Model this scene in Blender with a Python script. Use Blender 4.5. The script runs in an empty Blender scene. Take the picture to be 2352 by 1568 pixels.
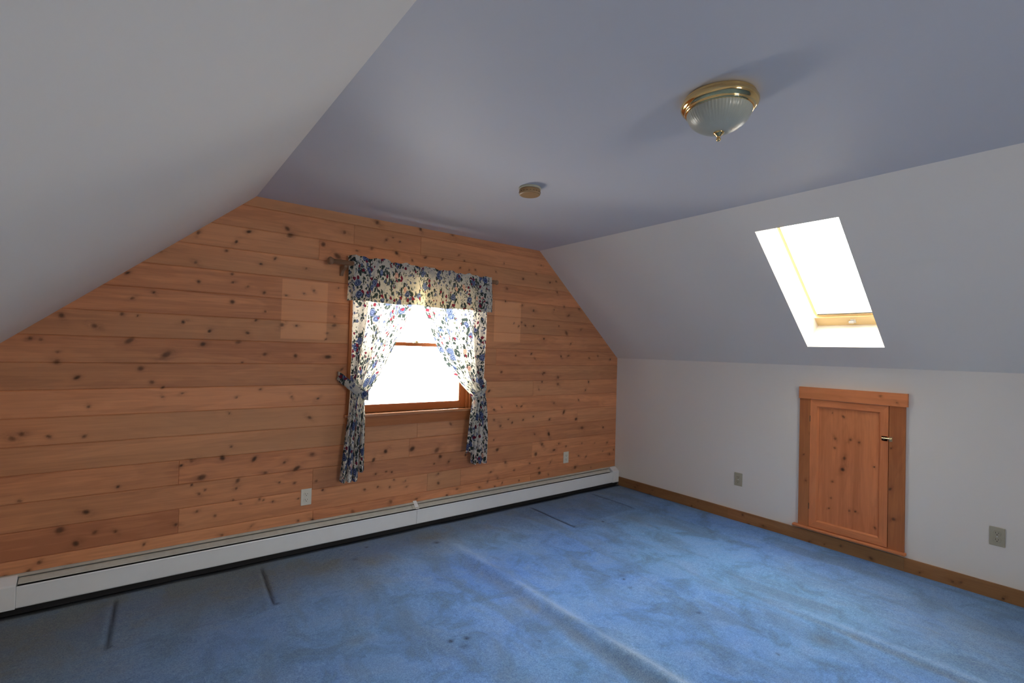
import bpy, bmesh, math, random
import numpy as np
from mathutils import Vector, Matrix

# ------------------------------------------------------------------ camera, light, exposure
SC = bpy.context.scene
COL = SC.collection
FPX = 1121.4552
YAW, PITCH, ROLL = .6516, .0188, .0281
CAM = np.array([-4.1588, -3.5451, 1.4114])
_fw = np.array([math.sin(YAW)*math.cos(PITCH), math.cos(YAW)*math.cos(PITCH), math.sin(PITCH)])
_rt = np.array([math.cos(YAW), -math.sin(YAW), 0.0])
_up = np.cross(_rt, _fw)
_c, _s = math.cos(ROLL), math.sin(ROLL)
CR, CU = _c*_rt+_s*_up, -_s*_rt+_c*_up
cd = bpy.data.cameras.new('camera')
cam = bpy.data.objects.new('camera', cd)
COL.objects.link(cam)
cd.sensor_fit = 'HORIZONTAL'
cd.sensor_width = 36.0
cd.lens = 36.0*FPX/2352
cd.clip_start = .02
cam.matrix_world = Matrix(((CR[0], CU[0], -_fw[0], CAM[0]), (CR[1], CU[1], -_fw[1], CAM[1]),
                           (CR[2], CU[2], -_fw[2], CAM[2]), (0, 0, 0, 1)))
SC.camera = cam

SKY = 19.0
w = bpy.data.worlds.new('sky')
SC.world = w
w.use_nodes = True
bg = w.node_tree.nodes['Background']
bg.inputs[0].default_value = (1.0, .965, .89, 1)
# daylight: brightest overhead, dimmer towards the ground
_wt = w.node_tree
_tc = _wt.nodes.new('ShaderNodeTexCoord')
_sx = _wt.nodes.new('ShaderNodeSeparateXYZ')
_mr = _wt.nodes.new('ShaderNodeMapRange')
_wt.links.new(_tc.outputs['Generated'], _sx.inputs[0])
_wt.links.new(_sx.outputs['Z'], _mr.inputs[0])
for _i, _v in ((1, -.35), (2, .9), (3, SKY*1.0), (4, SKY*1.50)):
    _mr.inputs[_i].default_value = _v
_wt.links.new(_mr.outputs[0], bg.inputs[1])
SC.view_settings.view_transform = 'Standard'
SC.view_settings.look = 'None'
SC.view_settings.exposure = 0.0
SC.view_settings.gamma = 1.0
SC.view_settings.use_curve_mapping = False
SC.cycles.max_bounces = 16
SC.cycles.diffuse_bounces = 10
SC.cycles.transmission_bounces = 10
SC.cycles.sample_clamp_indirect = 8.0

# room constants: right wall x=0, gable wall y=0, floor z=0
H1, H2, SR, WD, YB = 1.3611, 2.3707, 1.1543, 4.7368, -6.2
SL = math.hypot(SR, H2-H1)
WX0, WX1, WZ0, WZ1 = -2.884, -1.905, .915, 1.955       # gable window opening
SY0, SY1, SU0, SU1 = -1.973, -2.452, .216, 1.320       # skylight opening on the slope
BX0, BX1, BZ0, BZ1 = -3.35, -2.45, .95, 1.90            # added unseen window behind the camera, for fill light
WELL = .25


def portal(loc, xdir, ydir, sx, sy):
    l = bpy.data.lights.new('sky_portal', 'AREA')
    l.shape = 'RECTANGLE'
    l.size, l.size_y = sx, sy
    l.cycles.is_portal = True
    o = bpy.data.objects.new('sky_portal', l)
    COL.objects.link(o)
    x, y = Vector(xdir).normalized(), Vector(ydir).normalized()
    z = x.cross(y)
    o.matrix_world = Matrix(((x[0], y[0], z[0], loc[0]), (x[1], y[1], z[1], loc[1]), (x[2], y[2], z[2], loc[2]), (0, 0, 0, 1)))
    return o


# light enters along -z of each portal (into the room)
portal(((WX0+WX1)/2, .13, (WZ0+WZ1)/2), (-1, 0, 0), (0, 0, 1), WX1-WX0, WZ1-WZ0)
_sd = Vector((-SR, 0, H2-H1)).normalized()
_sn = Vector((H2-H1, 0, SR)).normalized()
_sc = Vector((0, (SY0+SY1)/2, H1))+_sd*((SU0+SU1)/2)+_sn*(WELL-.02)
portal(_sc, (0, 1, 0), (-_sd[0], -_sd[1], -_sd[2]), abs(SY1-SY0), SU1-SU0)
portal(((BX0+BX1)/2, YB-.1, (BZ0+BZ1)/2), (1, 0, 0), (0, 0, 1), BX1-BX0, BZ1-BZ0)


# ------------------------------------------------------------------ helpers
def props(o, label=None, cat=None, group=None, kind=None):
    if label: o['label'] = label
    if cat: o['category'] = cat
    if group: o['group'] = group
    if kind: o['kind'] = kind
    return o


def empty(name, loc, label=None, cat=None, group=None, kind=None):
    o = bpy.data.objects.new(name, None)
    o.empty_display_size = .05
    o.location = loc
    COL.objects.link(o)
    return props(o, label, cat, group, kind)


def link(name, me, mats, parent=None, smooth=False, bevel=0, angle=35):
    o = bpy.data.objects.new(name, me)
    for m in (mats if isinstance(mats, (list, tuple)) else [mats]):
        me.materials.append(m)
    COL.objects.link(o)
    if parent is not None:
        o.parent = parent
        # world coordinates were used for the mesh: shift into the parent's frame
        p = Vector(parent.location)
        q = parent.parent
        while q is not None:
            p += Vector(q.location)
            q = q.parent
        me.transform(Matrix.Translation(-p))
    if smooth:
        me.polygons.foreach_set('use_smooth', [True]*len(me.polygons))
    if bevel:
        b = o.modifiers.new('bevel', 'BEVEL')
        b.width = bevel
        b.segments = 2
        b.limit_method = 'ANGLE'
        b.angle_limit = math.radians(angle)
        b.harden_normals = False
    return o


def child_at(name, me, mats, parent, **k):
    """a part that itself has sub-parts: keeps its origin on the parent's origin"""
    return link(name, me, mats, parent, **k)


def raw(verts, faces):
    me = bpy.data.meshes.new('mesh')
    me.from_pydata([tuple(v) for v in verts], [], [tuple(f) for f in faces])
    me.update()
    return me


class MB:
    def __init__(s):
        s.v = []
        s.f = []
        s.mi = []

    def add(s, vs, fs, mi=0):
        n = len(s.v)
        s.v += [tuple(map(float, v)) for v in vs]
        s.f += [tuple(i+n for i in f) for f in fs]
        s.mi += [mi]*len(fs)

    def box(s, x0, x1, y0, y1, z0, z1, mi=0):
        x0, x1 = sorted((x0, x1)); y0, y1 = sorted((y0, y1)); z0, z1 = sorted((z0, z1))
        vs = [(x, y, z) for z in (z0, z1) for y in (y0, y1) for x in (x0, x1)]
        s.add(vs, [(0, 2, 3, 1), (4, 5, 7, 6), (0, 1, 5, 4), (2, 6, 7, 3), (0, 4, 6, 2), (1, 3, 7, 5)], mi)

    def prism(s, poly, axis, a0, a1, mi=0):
        """extrude a 2D polygon along an axis; poly given in the other two axes (in x,y,z order)"""
        def P(p, a):
            return {'x': (a, p[0], p[1]), 'y': (p[0], a, p[1]), 'z': (p[0], p[1], a)}[axis]
        n = len(poly)
        vs = [P(p, a0) for p in poly]+[P(p, a1) for p in poly]
        fs = [tuple(range(n))[::-1], tuple(range(n, 2*n))]+[(i, (i+1) % n, n+(i+1) % n, n+i) for i in range(n)]
        s.add(vs, fs, mi)

    def sheet(s, path, axis, a0, a1, t, mi=0):
        """bent sheet metal: an open 2D path given thickness t and extruded"""
        p = np.array(path, float)
        nrm = []
        for i in range(len(p)):
            a = p[max(i-1, 0)]; b = p[min(i+1, len(p)-1)]
            d = (b-a)/np.linalg.norm(b-a)
            nrm.append((-d[1], d[0]))
        q = p+np.array(nrm)*t
        for i in range(len(p)-1):
            s.prism([p[i], p[i+1], q[i+1], q[i]], axis, a0, a1, mi)

    def lathe(s, prof, c, n=64, axis='z', mi=0, ripple=None, cap=False):
        vs = []
        for k, (r, h) in enumerate(prof):
            for i in range(n):
                a = 2*math.pi*i/n
                rr = r*(1+(ripple(a, k) if ripple else 0))
                u, v_ = rr*math.cos(a), rr*math.sin(a)
                vs.append({'z': (c[0]+u, c[1]+v_, c[2]+h), 'x': (c[0]+h, c[1]+u, c[2]+v_), 'y': (c[0]+u, c[1]+h, c[2]+v_)}[axis])
        fs = []
        for k in range(len(prof)-1):
            for i in range(n):
                j = (i+1) % n
                fs.append((k*n+i, k*n+j, (k+1)*n+j, (k+1)*n+i))
        if cap:
            fs.append(tuple(range(n))[::-1])
            fs.append(tuple(range((len(prof)-1)*n, len(prof)*n)))
        s.add(vs, fs, mi)

    def mesh(s, fix=True):
        me = raw(s.v, s.f)
        me.polygons.foreach_set('material_index', s.mi)
        if fix:
            bm = bmesh.new()
            bm.from_mesh(me)
            bmesh.ops.remove_doubles(bm, verts=bm.verts, dist=1e-6)
            bmesh.ops.recalc_face_normals(bm, faces=bm.faces)
            bm.to_mesh(me)
            bm.free()
        return me

    def build(s, name, mats, parent=None, **k):
        return link(name, s.mesh(), mats, parent, **k)


# ------------------------------------------------------------------ materials
def mat(name):
    m = bpy.data.materials.new(name)
    m.use_nodes = True
    nt = m.node_tree
    return m, nt, nt.nodes['Principled BSDF']


def N(nt, typ, **kw):
    n = nt.nodes.new(typ)
    for k, v in kw.items():
        setattr(n, k, v)
    return n


def setin(n, **kw):
    for k, v in kw.items():
        n.inputs[k.replace('_', ' ')].default_value = v
    return n


def mathn(nt, op, a, b=None, c=None, clamp=False):
    n = N(nt, 'ShaderNodeMath', operation=op)
    n.use_clamp = clamp
    for i, x in enumerate((a, b, c)):
        if x is None: continue
        if isinstance(x, (int, float)): n.inputs[i].default_value = x
        else: nt.links.new(x, n.inputs[i])
    return n.outputs[0]


def mix(nt, fac, a, b, mode='MIX'):
    n = N(nt, 'ShaderNodeMix', data_type='RGBA', blend_type=mode)
    n.clamp_factor = True
    for sck, x in ((n.inputs[0], fac), (n.inputs[6], a), (n.inputs[7], b)):
        if isinstance(x, (int, float)): sck.default_value = x
        elif isinstance(x, tuple): sck.default_value = (*x, 1)
        else: nt.links.new(x, sck)
    return n.outputs[2]


def ramp(nt, fac, stops):
    n = N(nt, 'ShaderNodeValToRGB')
    e = n.color_ramp.elements
    while len(e) < len(stops): e.new(.5)
    for el, (p, c) in zip(e, stops):
        el.position = p
        el.color = (*c, 1) if isinstance(c, tuple) else (c, c, c, 1)
    nt.links.new(fac, n.inputs[0])
    return n.outputs[0]


def noise(nt, vec, scale, detail=4, rough=.55, dist=0):
    n = setin(N(nt, 'ShaderNodeTexNoise'), Scale=scale, Detail=detail, Roughness=rough, Distortion=dist)
    nt.links.new(vec, n.inputs['Vector'])
    return n.outputs['Fac']


def mapping(nt, vec, scale=(1, 1, 1), loc=(0, 0, 0)):
    n = N(nt, 'ShaderNodeMapping')
    n.inputs['Scale'].default_value = scale
    n.inputs['Location'].default_value = loc
    nt.links.new(vec, n.inputs['Vector'])
    return n.outputs[0]


def bump(nt, h, strength, dist, bs):
    b = setin(N(nt, 'ShaderNodeBump'), Strength=strength, Distance=dist)
    nt.links.new(h, b.inputs['Height'])
    nt.links.new(b.outputs[0], bs.inputs['Normal'])


def plain(name, col, rough=.5, metal=0.0, var=.06, scale=8, bmp=0, bscale=80, spec=.5):
    m, nt, bs = mat(name)
    tc = N(nt, 'ShaderNodeTexCoord').outputs['Object']
    f = noise(nt, tc, scale, 5)
    c = mix(nt, f, tuple(x*(1-var) for x in col), tuple(min(1, x*(1+var)) for x in col))
    nt.links.new(c, bs.inputs['Base Color'])
    setin(bs, Roughness=rough, Metallic=metal)
    bs.inputs['Specular IOR Level'].default_value = spec
    if bmp:
        bump(nt, noise(nt, tc, bscale, 3), bmp, .002, bs)
    return m


def wood_mat(name, light, dark, knotc=(.045, .022, .012), rough=.5, spec=.22, bandamt=1.0):
    """wood driven by mesh attributes: gc = (along grain, across, across), knot, halo, tone, patch"""
    m, nt, bs = mat(name)
    A = lambda n: N(nt, 'ShaderNodeAttribute', attribute_name=n)
    gc = A('gc').outputs['Vector']
    knot, halo, tone, patch = (A(k).outputs['Fac'] for k in ('knot', 'halo', 'tone', 'patch'))
    fine = noise(nt, mapping(nt, gc, (3.0, 160, 160)), 1, 4, .6)
    mid = noise(nt, mapping(nt, gc, (1.1, 26, 26)), 1, 5, .6, .5)
    broad = noise(nt, mapping(nt, gc, (.9, 5, 5), (3, 7, 1)), 1, 4, .55, .3)
    # growth-ring bands following the bent grain
    ring = mathn(nt, 'SINE', mathn(nt, 'MULTIPLY', mathn(nt, 'ADD', broad, mathn(nt, 'MULTIPLY', mid, .12)), 70))
    ring = mathn(nt, 'MULTIPLY_ADD', ring, .5, .5)
    cen = lambda x, k: mathn(nt, 'MULTIPLY_ADD', x, k, -.5*k)
    g = mathn(nt, 'ADD', cen(fine, .55), cen(mid, 1.3*bandamt))
    g = mathn(nt, 'ADD', g, cen(ring, .16*bandamt))
    g = mathn(nt, 'ADD', g, cen(broad, 1.5*bandamt))
    g = mathn(nt, 'ADD', g, cen(tone, .62))
    g = mathn(nt, 'ADD', g, .5)
    c = ramp(nt, g, [(.0, light), (1.0, dark)])
    age = noise(nt, mapping(nt, gc, (.35, 1.2, .0), (2, 5, 0)), 1, 2, .5)
    c = mix(nt, ramp(nt, age, [(.42, 0.0), (.70, .55)]), c, tuple(x*y for x, y in zip(light, (.62, .80, .85))))
    c = mix(nt, mathn(nt, 'MULTIPLY', patch, .55), c, tuple(min(1, x*y) for x, y in zip(light, (1.12, 1.22, 1.25))))
    smud = noise(nt, mapping(nt, gc, (22, 45, 45)), 1, 3, .6)
    hn = mathn(nt, 'MULTIPLY', halo, mathn(nt, 'MULTIPLY_ADD', smud, 3.2, -.95, clamp=True), clamp=True)
    c = mix(nt, mathn(nt, 'MULTIPLY', hn, .7), c, tuple(x*.45 for x in dark))
    c = mix(nt, mathn(nt, 'MULTIPLY', knot, .92), c, knotc)
    nt.links.new(c, bs.inputs['Base Color'])
    setin(bs, Roughness=rough)
    bs.inputs['Specular IOR Level'].default_value = spec
    bump(nt, mathn(nt, 'SUBTRACT', mathn(nt, 'MULTIPLY', fine, .6), knot), .25, .0012, bs)
    return m


M = {}
M['pine'] = wood_mat('pine_boards', (.80, .345, .16), (.46, .178, .083))
M['casing'] = wood_mat('pine_casing', (.62, .215, .075), (.37, .115, .04))
M['door'] = wood_mat('pine_door', (.76, .265, .105), (.48, .148, .055))
M['base'] = wood_mat('pine_baseboard', (.40, .19, .075), (.22, .095, .035))
M['sash'] = wood_mat('stained_sash', (.50, .15, .045), (.32, .08, .02), rough=.3, bandamt=.6)
M['sill'] = wood_mat('varnished_sill', (.62, .24, .10), (.42, .14, .05), rough=.16, spec=.75, bandamt=.6)
M['dowel'] = wood_mat('dowel_wood', (.38, .22, .13), (.22, .12, .07), rough=.35)
M['velux'] = wood_mat('clear_pine', (.86, .66, .36), (.74, .50, .24), rough=.3, bandamt=.6)
M['paint'] = plain('wall_paint', (.79, .755, .695), .75, var=.02, scale=1.5, bmp=.10, bscale=60, spec=.25)
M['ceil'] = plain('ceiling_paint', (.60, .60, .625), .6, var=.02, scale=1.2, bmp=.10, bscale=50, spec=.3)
M['enamel'] = plain('white_enamel', (.86, .89, .90), .35, var=.05, scale=10)
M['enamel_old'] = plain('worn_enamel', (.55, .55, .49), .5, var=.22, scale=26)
M['black'] = plain('dark_gap', (.012, .012, .014), .8)
M['fin'] = plain('fin_metal', (.12, .12, .12), .5, metal=.6)
M['ivory'] = plain('ivory_plastic', (.62, .58, .44), .4, var=.03)
M['white_plate'] = plain('white_plastic', (.72, .69, .58), .4, var=.03)
M['tan_plate'] = plain('almond_plastic', (.40, .37, .27), .4, var=.03)
M['slot'] = plain('socket_slot', (.03, .025, .02), .7)
M['brass'] = plain('polished_brass', (.86, .62, .28), .09, metal=1.0, var=.02)
M['brass_dull'] = plain('latch_brass', (.72, .58, .34), .28, metal=1.0, var=.05)
M['bronze'] = plain('aged_bronze', (.16, .09, .05), .5, metal=.4)
M['yellowed'] = plain('yellowed_plastic', (.33, .20, .09), .45, var=.10, scale=20)
M['beige'] = plain('beige_plastic', (.48, .46, .36), .5, var=.04)
M['steel'] = plain('white_latch', (.75, .76, .78), .3, metal=.3)


def glass_mat():
    m, nt, bs = mat('window_glass')
    nt.nodes.remove(bs)
    out = nt.nodes['Material Output']
    t = N(nt, 'ShaderNodeBsdfTransparent')
    g = setin(N(nt, 'ShaderNodeBsdfGlossy'), Roughness=.02)
    fr = setin(N(nt, 'ShaderNodeFresnel'), IOR=1.45)
    mx = N(nt, 'ShaderNodeMixShader')
    nt.links.new(mathn(nt, 'MULTIPLY', fr.outputs[0], .7), mx.inputs[0])
    nt.links.new(t.outputs[0], mx.inputs[1])
    nt.links.new(g.outputs[0], mx.inputs[2])
    nt.links.new(mx.outputs[0], out.inputs['Surface'])
    return m


M['glass'] = glass_mat()


def opal_mat():
    m, nt, bs = mat('frosted_glass')
    tc = N(nt, 'ShaderNodeTexCoord').outputs['Object']
    c = mix(nt, noise(nt, tc, 30, 3), (.40, .41, .34), (.45, .46, .39))
    nt.links.new(c, bs.inputs['Base Color'])
    setin(bs, Roughness=.3)
    return m


M['opal'] = opal_mat()


def fabric_mat(name, trans, shade=1.0, tint=(.85, .78, .55), tf=.35):
    m, nt, bs = mat(name)
    uv = N(nt, 'ShaderNodeUVMap').outputs[0]
    # warp the coordinates so that the sprigs curl
    wn = setin(N(nt, 'ShaderNodeTexNoise'), Scale=28, Detail=3)
    nt.links.new(uv, wn.inputs['Vector'])
    vs = N(nt, 'ShaderNodeVectorMath', operation='SUBTRACT')
    nt.links.new(wn.outputs['Color'], vs.inputs[0]); vs.inputs[1].default_value = (.5, .5, .5)
    sc_ = N(nt, 'ShaderNodeVectorMath', operation='SCALE')
    nt.links.new(vs.outputs[0], sc_.inputs[0]); sc_.inputs['Scale'].default_value = .035
    ad = N(nt, 'ShaderNodeVectorMath', operation='ADD')
    nt.links.new(uv, ad.inputs[0]); nt.links.new(sc_.outputs[0], ad.inputs[1])
    wv = ad.outputs[0]

    def vor(scale, vec, loc=(0, 0, 0), sc=(1, 1, 1)):
        n = setin(N(nt, 'ShaderNodeTexVoronoi'), Scale=scale)
        nt.links.new(mapping(nt, vec, sc, loc), n.inputs['Vector'])
        s = N(nt, 'ShaderNodeSeparateColor')
        nt.links.new(n.outputs['Color'], s.inputs[0])
        return n.outputs['Distance'], s.outputs[0], s.outputs[1]
    lt = lambda a, b: mathn(nt, 'LESS_THAN', a, b)
    gt = lambda a, b: mathn(nt, 'GREATER_THAN', a, b)
    an = lambda *a: a[0] if len(a) == 1 else mathn(nt, 'MULTIPLY', a[0], an(*a[1:]))
    base = (.88*shade, .86*shade, .77*shade)
    # thin curling stems and leaves, in two directions
    d1, r1, g1 = vor(44, wv, (0, 0, 0), (1, .45, 1))
    d2, r2, g2 = vor(44, wv, (5, 2, 0), (.45, 1, 1))
    wash = ramp(nt, noise(nt, wv, 17, 4, .65), [(.50, 0.0), (.60, .55)])
    cbase = mix(nt, wash, base, (.36, .40, .44))
    d0, r0, g0 = vor(62, wv, (9, 4, 0), (1, .55, 1))
    cbase = mix(nt, an(lt(d0, .24), gt(r0, .5)), cbase, (.26, .30, .27))
    c = mix(nt, an(lt(d1, .25), gt(r1, .30)), cbase, (.13, .15, .12))
    c = mix(nt, an(lt(d2, .25), gt(r2, .35)), c, (.14, .16, .21))
    # big sprays: dark foliage around roses
    dR, rR, gR = vor(11, uv, (1.3, .4, 0))
    dRw, rw_, _g = vor(11, wv, (1.3, .4, 0))
    d3, r3, g3 = vor(50, wv, (2, 1, 0), (1, .6, 1))
    c = mix(nt, an(lt(dRw, .60), lt(d3, .48)), c, (.045, .065, .065))
    # rose heads
    petal = noise(nt, uv, 90, 2)
    rings = mathn(nt, 'SINE', mathn(nt, 'MULTIPLY_ADD', petal, 9, mathn(nt, 'MULTIPLY', dR, 55)))
    blue = mix(nt, mathn(nt, 'MULTIPLY_ADD', rings, .5, .5), (.02, .035, .11), (.20, .26, .46))
    pink = mix(nt, mathn(nt, 'MULTIPLY_ADD', rings, .5, .5), (.50, .22, .20), (.80, .62, .50))
    c = mix(nt, an(lt(dRw, .33), lt(rR, .70)), c, blue)
    c = mix(nt, an(lt(dRw, .25), gt(rR, .78)), c, pink)
    # small burgundy blossoms
    d4, r4, g4 = vor(24, wv, (3, 3, 0))
    c = mix(nt, an(lt(d4, .33), gt(r4, .70)), c, (.20, .03, .055))
    d5, r5, g5 = vor(27, wv, (7, 3, 0))
    c = mix(nt, an(lt(d5, .30), gt(r5, .62)), c, (.13, .16, .27))
    out = nt.nodes['Material Output']
    nt.nodes.remove(bs)
    df = N(nt, 'ShaderNodeBsdfDiffuse'); nt.links.new(c, df.inputs[0])
    tr = N(nt, 'ShaderNodeBsdfTranslucent'); nt.links.new(mix(nt, tf, c, tint, 'MULTIPLY'), tr.inputs[0])
    mx = N(nt, 'ShaderNodeMixShader'); mx.inputs[0].default_value = trans
    nt.links.new(df.outputs[0], mx.inputs[1]); nt.links.new(tr.outputs[0], mx.inputs[2])
    nt.links.new(mx.outputs[0], out.inputs['Surface'])
    return m


M['cloth'] = fabric_mat('floral_cotton', .46)
M['cloth2'] = fabric_mat('lined_floral_cotton', .26, .74, (1.0, .80, .42), .9)


def carpet_mat():
    m, nt, bs = mat('blue_carpet')
    tc = N(nt, 'ShaderNodeTexCoord').outputs['Object']
    soil_shade = N(nt, 'ShaderNodeAttribute', attribute_name='soil_shade').outputs['Fac']
    dark = N(nt, 'ShaderNodeAttribute', attribute_name='cut').outputs['Fac']
    big = noise(nt, tc, 1.1, 4, .6, .4)
    midn = noise(nt, mapping(nt, tc, (1, 1, 1), (4, 2, 0)), 4.5, 6, .65, .6)
    streak = noise(nt, mapping(nt, tc, (4.5, 1.6, 1), (1, 9, 0)), 1, 5, .6, .5)
    pile = noise(nt, tc, 170, 4, .75)
    pile2 = noise(nt, tc, 45, 4, .7)
    att = lambda n: N(nt, 'ShaderNodeAttribute', attribute_name=n).outputs['Fac']
    c = ramp(nt, big, [(.36, (.155, .35, .86)), (.5, (.175, .38, .80)), (.64, (.20, .43, .80))])
    c = mix(nt, mathn(nt, 'MULTIPLY', att('royal'), .9), c, (.125, .34, 1.0))
    c = mix(nt, mathn(nt, 'MULTIPLY', att('pale'), .7), c, (.19, .46, .86))
    c = mix(nt, ramp(nt, midn, [(.42, 0.0), (.68, .6)]), c, (.27, .46, .84))
    c = mix(nt, ramp(nt, midn, [(.34, .62), (.50, 0.0)]), c, (.145, .235, .37))
    c = mix(nt, ramp(nt, streak, [(.36, .55), (.52, 0.0)]), c, (.15, .25, .41))
    s2 = mathn(nt, 'MULTIPLY', soil_shade, mathn(nt, 'MULTIPLY_ADD', midn, 1.5, .15), clamp=True)
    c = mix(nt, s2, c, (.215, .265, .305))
    c = mix(nt, att('ridge_light'), c, (.50, .66, .86))  # light streak along the ridges, painted into the carpet colour
    c = mix(nt, mathn(nt, 'MULTIPLY_ADD', pile, 2.6, -.8, clamp=True), mix(nt, 1.0, c, (.60, .62, .74), 'MULTIPLY'), mix(nt, 1.0, c, (1.30, 1.26, 1.12), 'MULTIPLY'))
    c = mix(nt, mathn(nt, 'MULTIPLY_ADD', pile2, 1.6, -.35, clamp=True), mix(nt, 1.0, c, (.80, .80, .84), 'MULTIPLY'), mix(nt, 1.0, c, (1.12, 1.1, 1.05), 'MULTIPLY'))
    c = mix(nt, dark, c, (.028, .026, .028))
    nt.links.new(c, bs.inputs['Base Color'])
    setin(bs, Roughness=.95)
    bs.inputs['Specular IOR Level'].default_value = .03
    bump(nt, mathn(nt, 'ADD', mathn(nt, 'MULTIPLY', pile, .7), mathn(nt, 'MULTIPLY', pile2, .6)), .6, .006, bs)
    return m


M['carpet'] = carpet_mat()

# ------------------------------------------------------------------ wood with grain, knots and board tones
rng = np.random.default_rng(7)


def set_attr(me, name, data, vec=False):
    a = me.attributes.new(name, 'FLOAT_VECTOR' if vec else 'FLOAT', 'POINT')
    a.data.foreach_set('vector' if vec else 'value', np.ascontiguousarray(data, dtype=np.float32).ravel())


def knot_fields(along, across, knots):
    k = np.zeros_like(along); h = np.zeros_like(along); wz = np.zeros_like(along)
    for kx, kz, r in knots:
        hsh = lambda s_: (math.sin(kx*127.1*s_+kz*311.7+s_*17)*43758.5453) % 1.0
        asp, th, dk, hz = .85+.9*hsh(1)**2, (hsh(2)-.5)*2.2, .55+.45*hsh(3), .7+1.6*hsh(4)
        dx, dz = along-kx, across-kz
        near = (np.abs(dx) < 9*r+.03) & (np.abs(dz) < 6*r)
        if not near.any(): continue
        x, z = dx[near], dz[near]
        xr, zr = x*math.cos(th)+z*math.sin(th), -x*math.sin(th)+z*math.cos(th)
        d = np.sqrt((xr/asp)**2+(zr*asp**.4)**2)/r
        k[near] = np.maximum(k[near], np.clip(1.75-1.25*d, 0, 1)*dk)
        hh = np.exp(-(xr/(r*1.9*hz+.004))**2-(zr/(r*1.5+.003))**2)
        h[near] = np.maximum(h[near], hh*.9)
        wz[near] -= np.tanh(z/(r*.8))*r*1.1*np.exp(-(x/(2.6*r))**2)*np.exp(-np.abs(z)/(1.8*r))
    return k, h, wz


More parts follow.
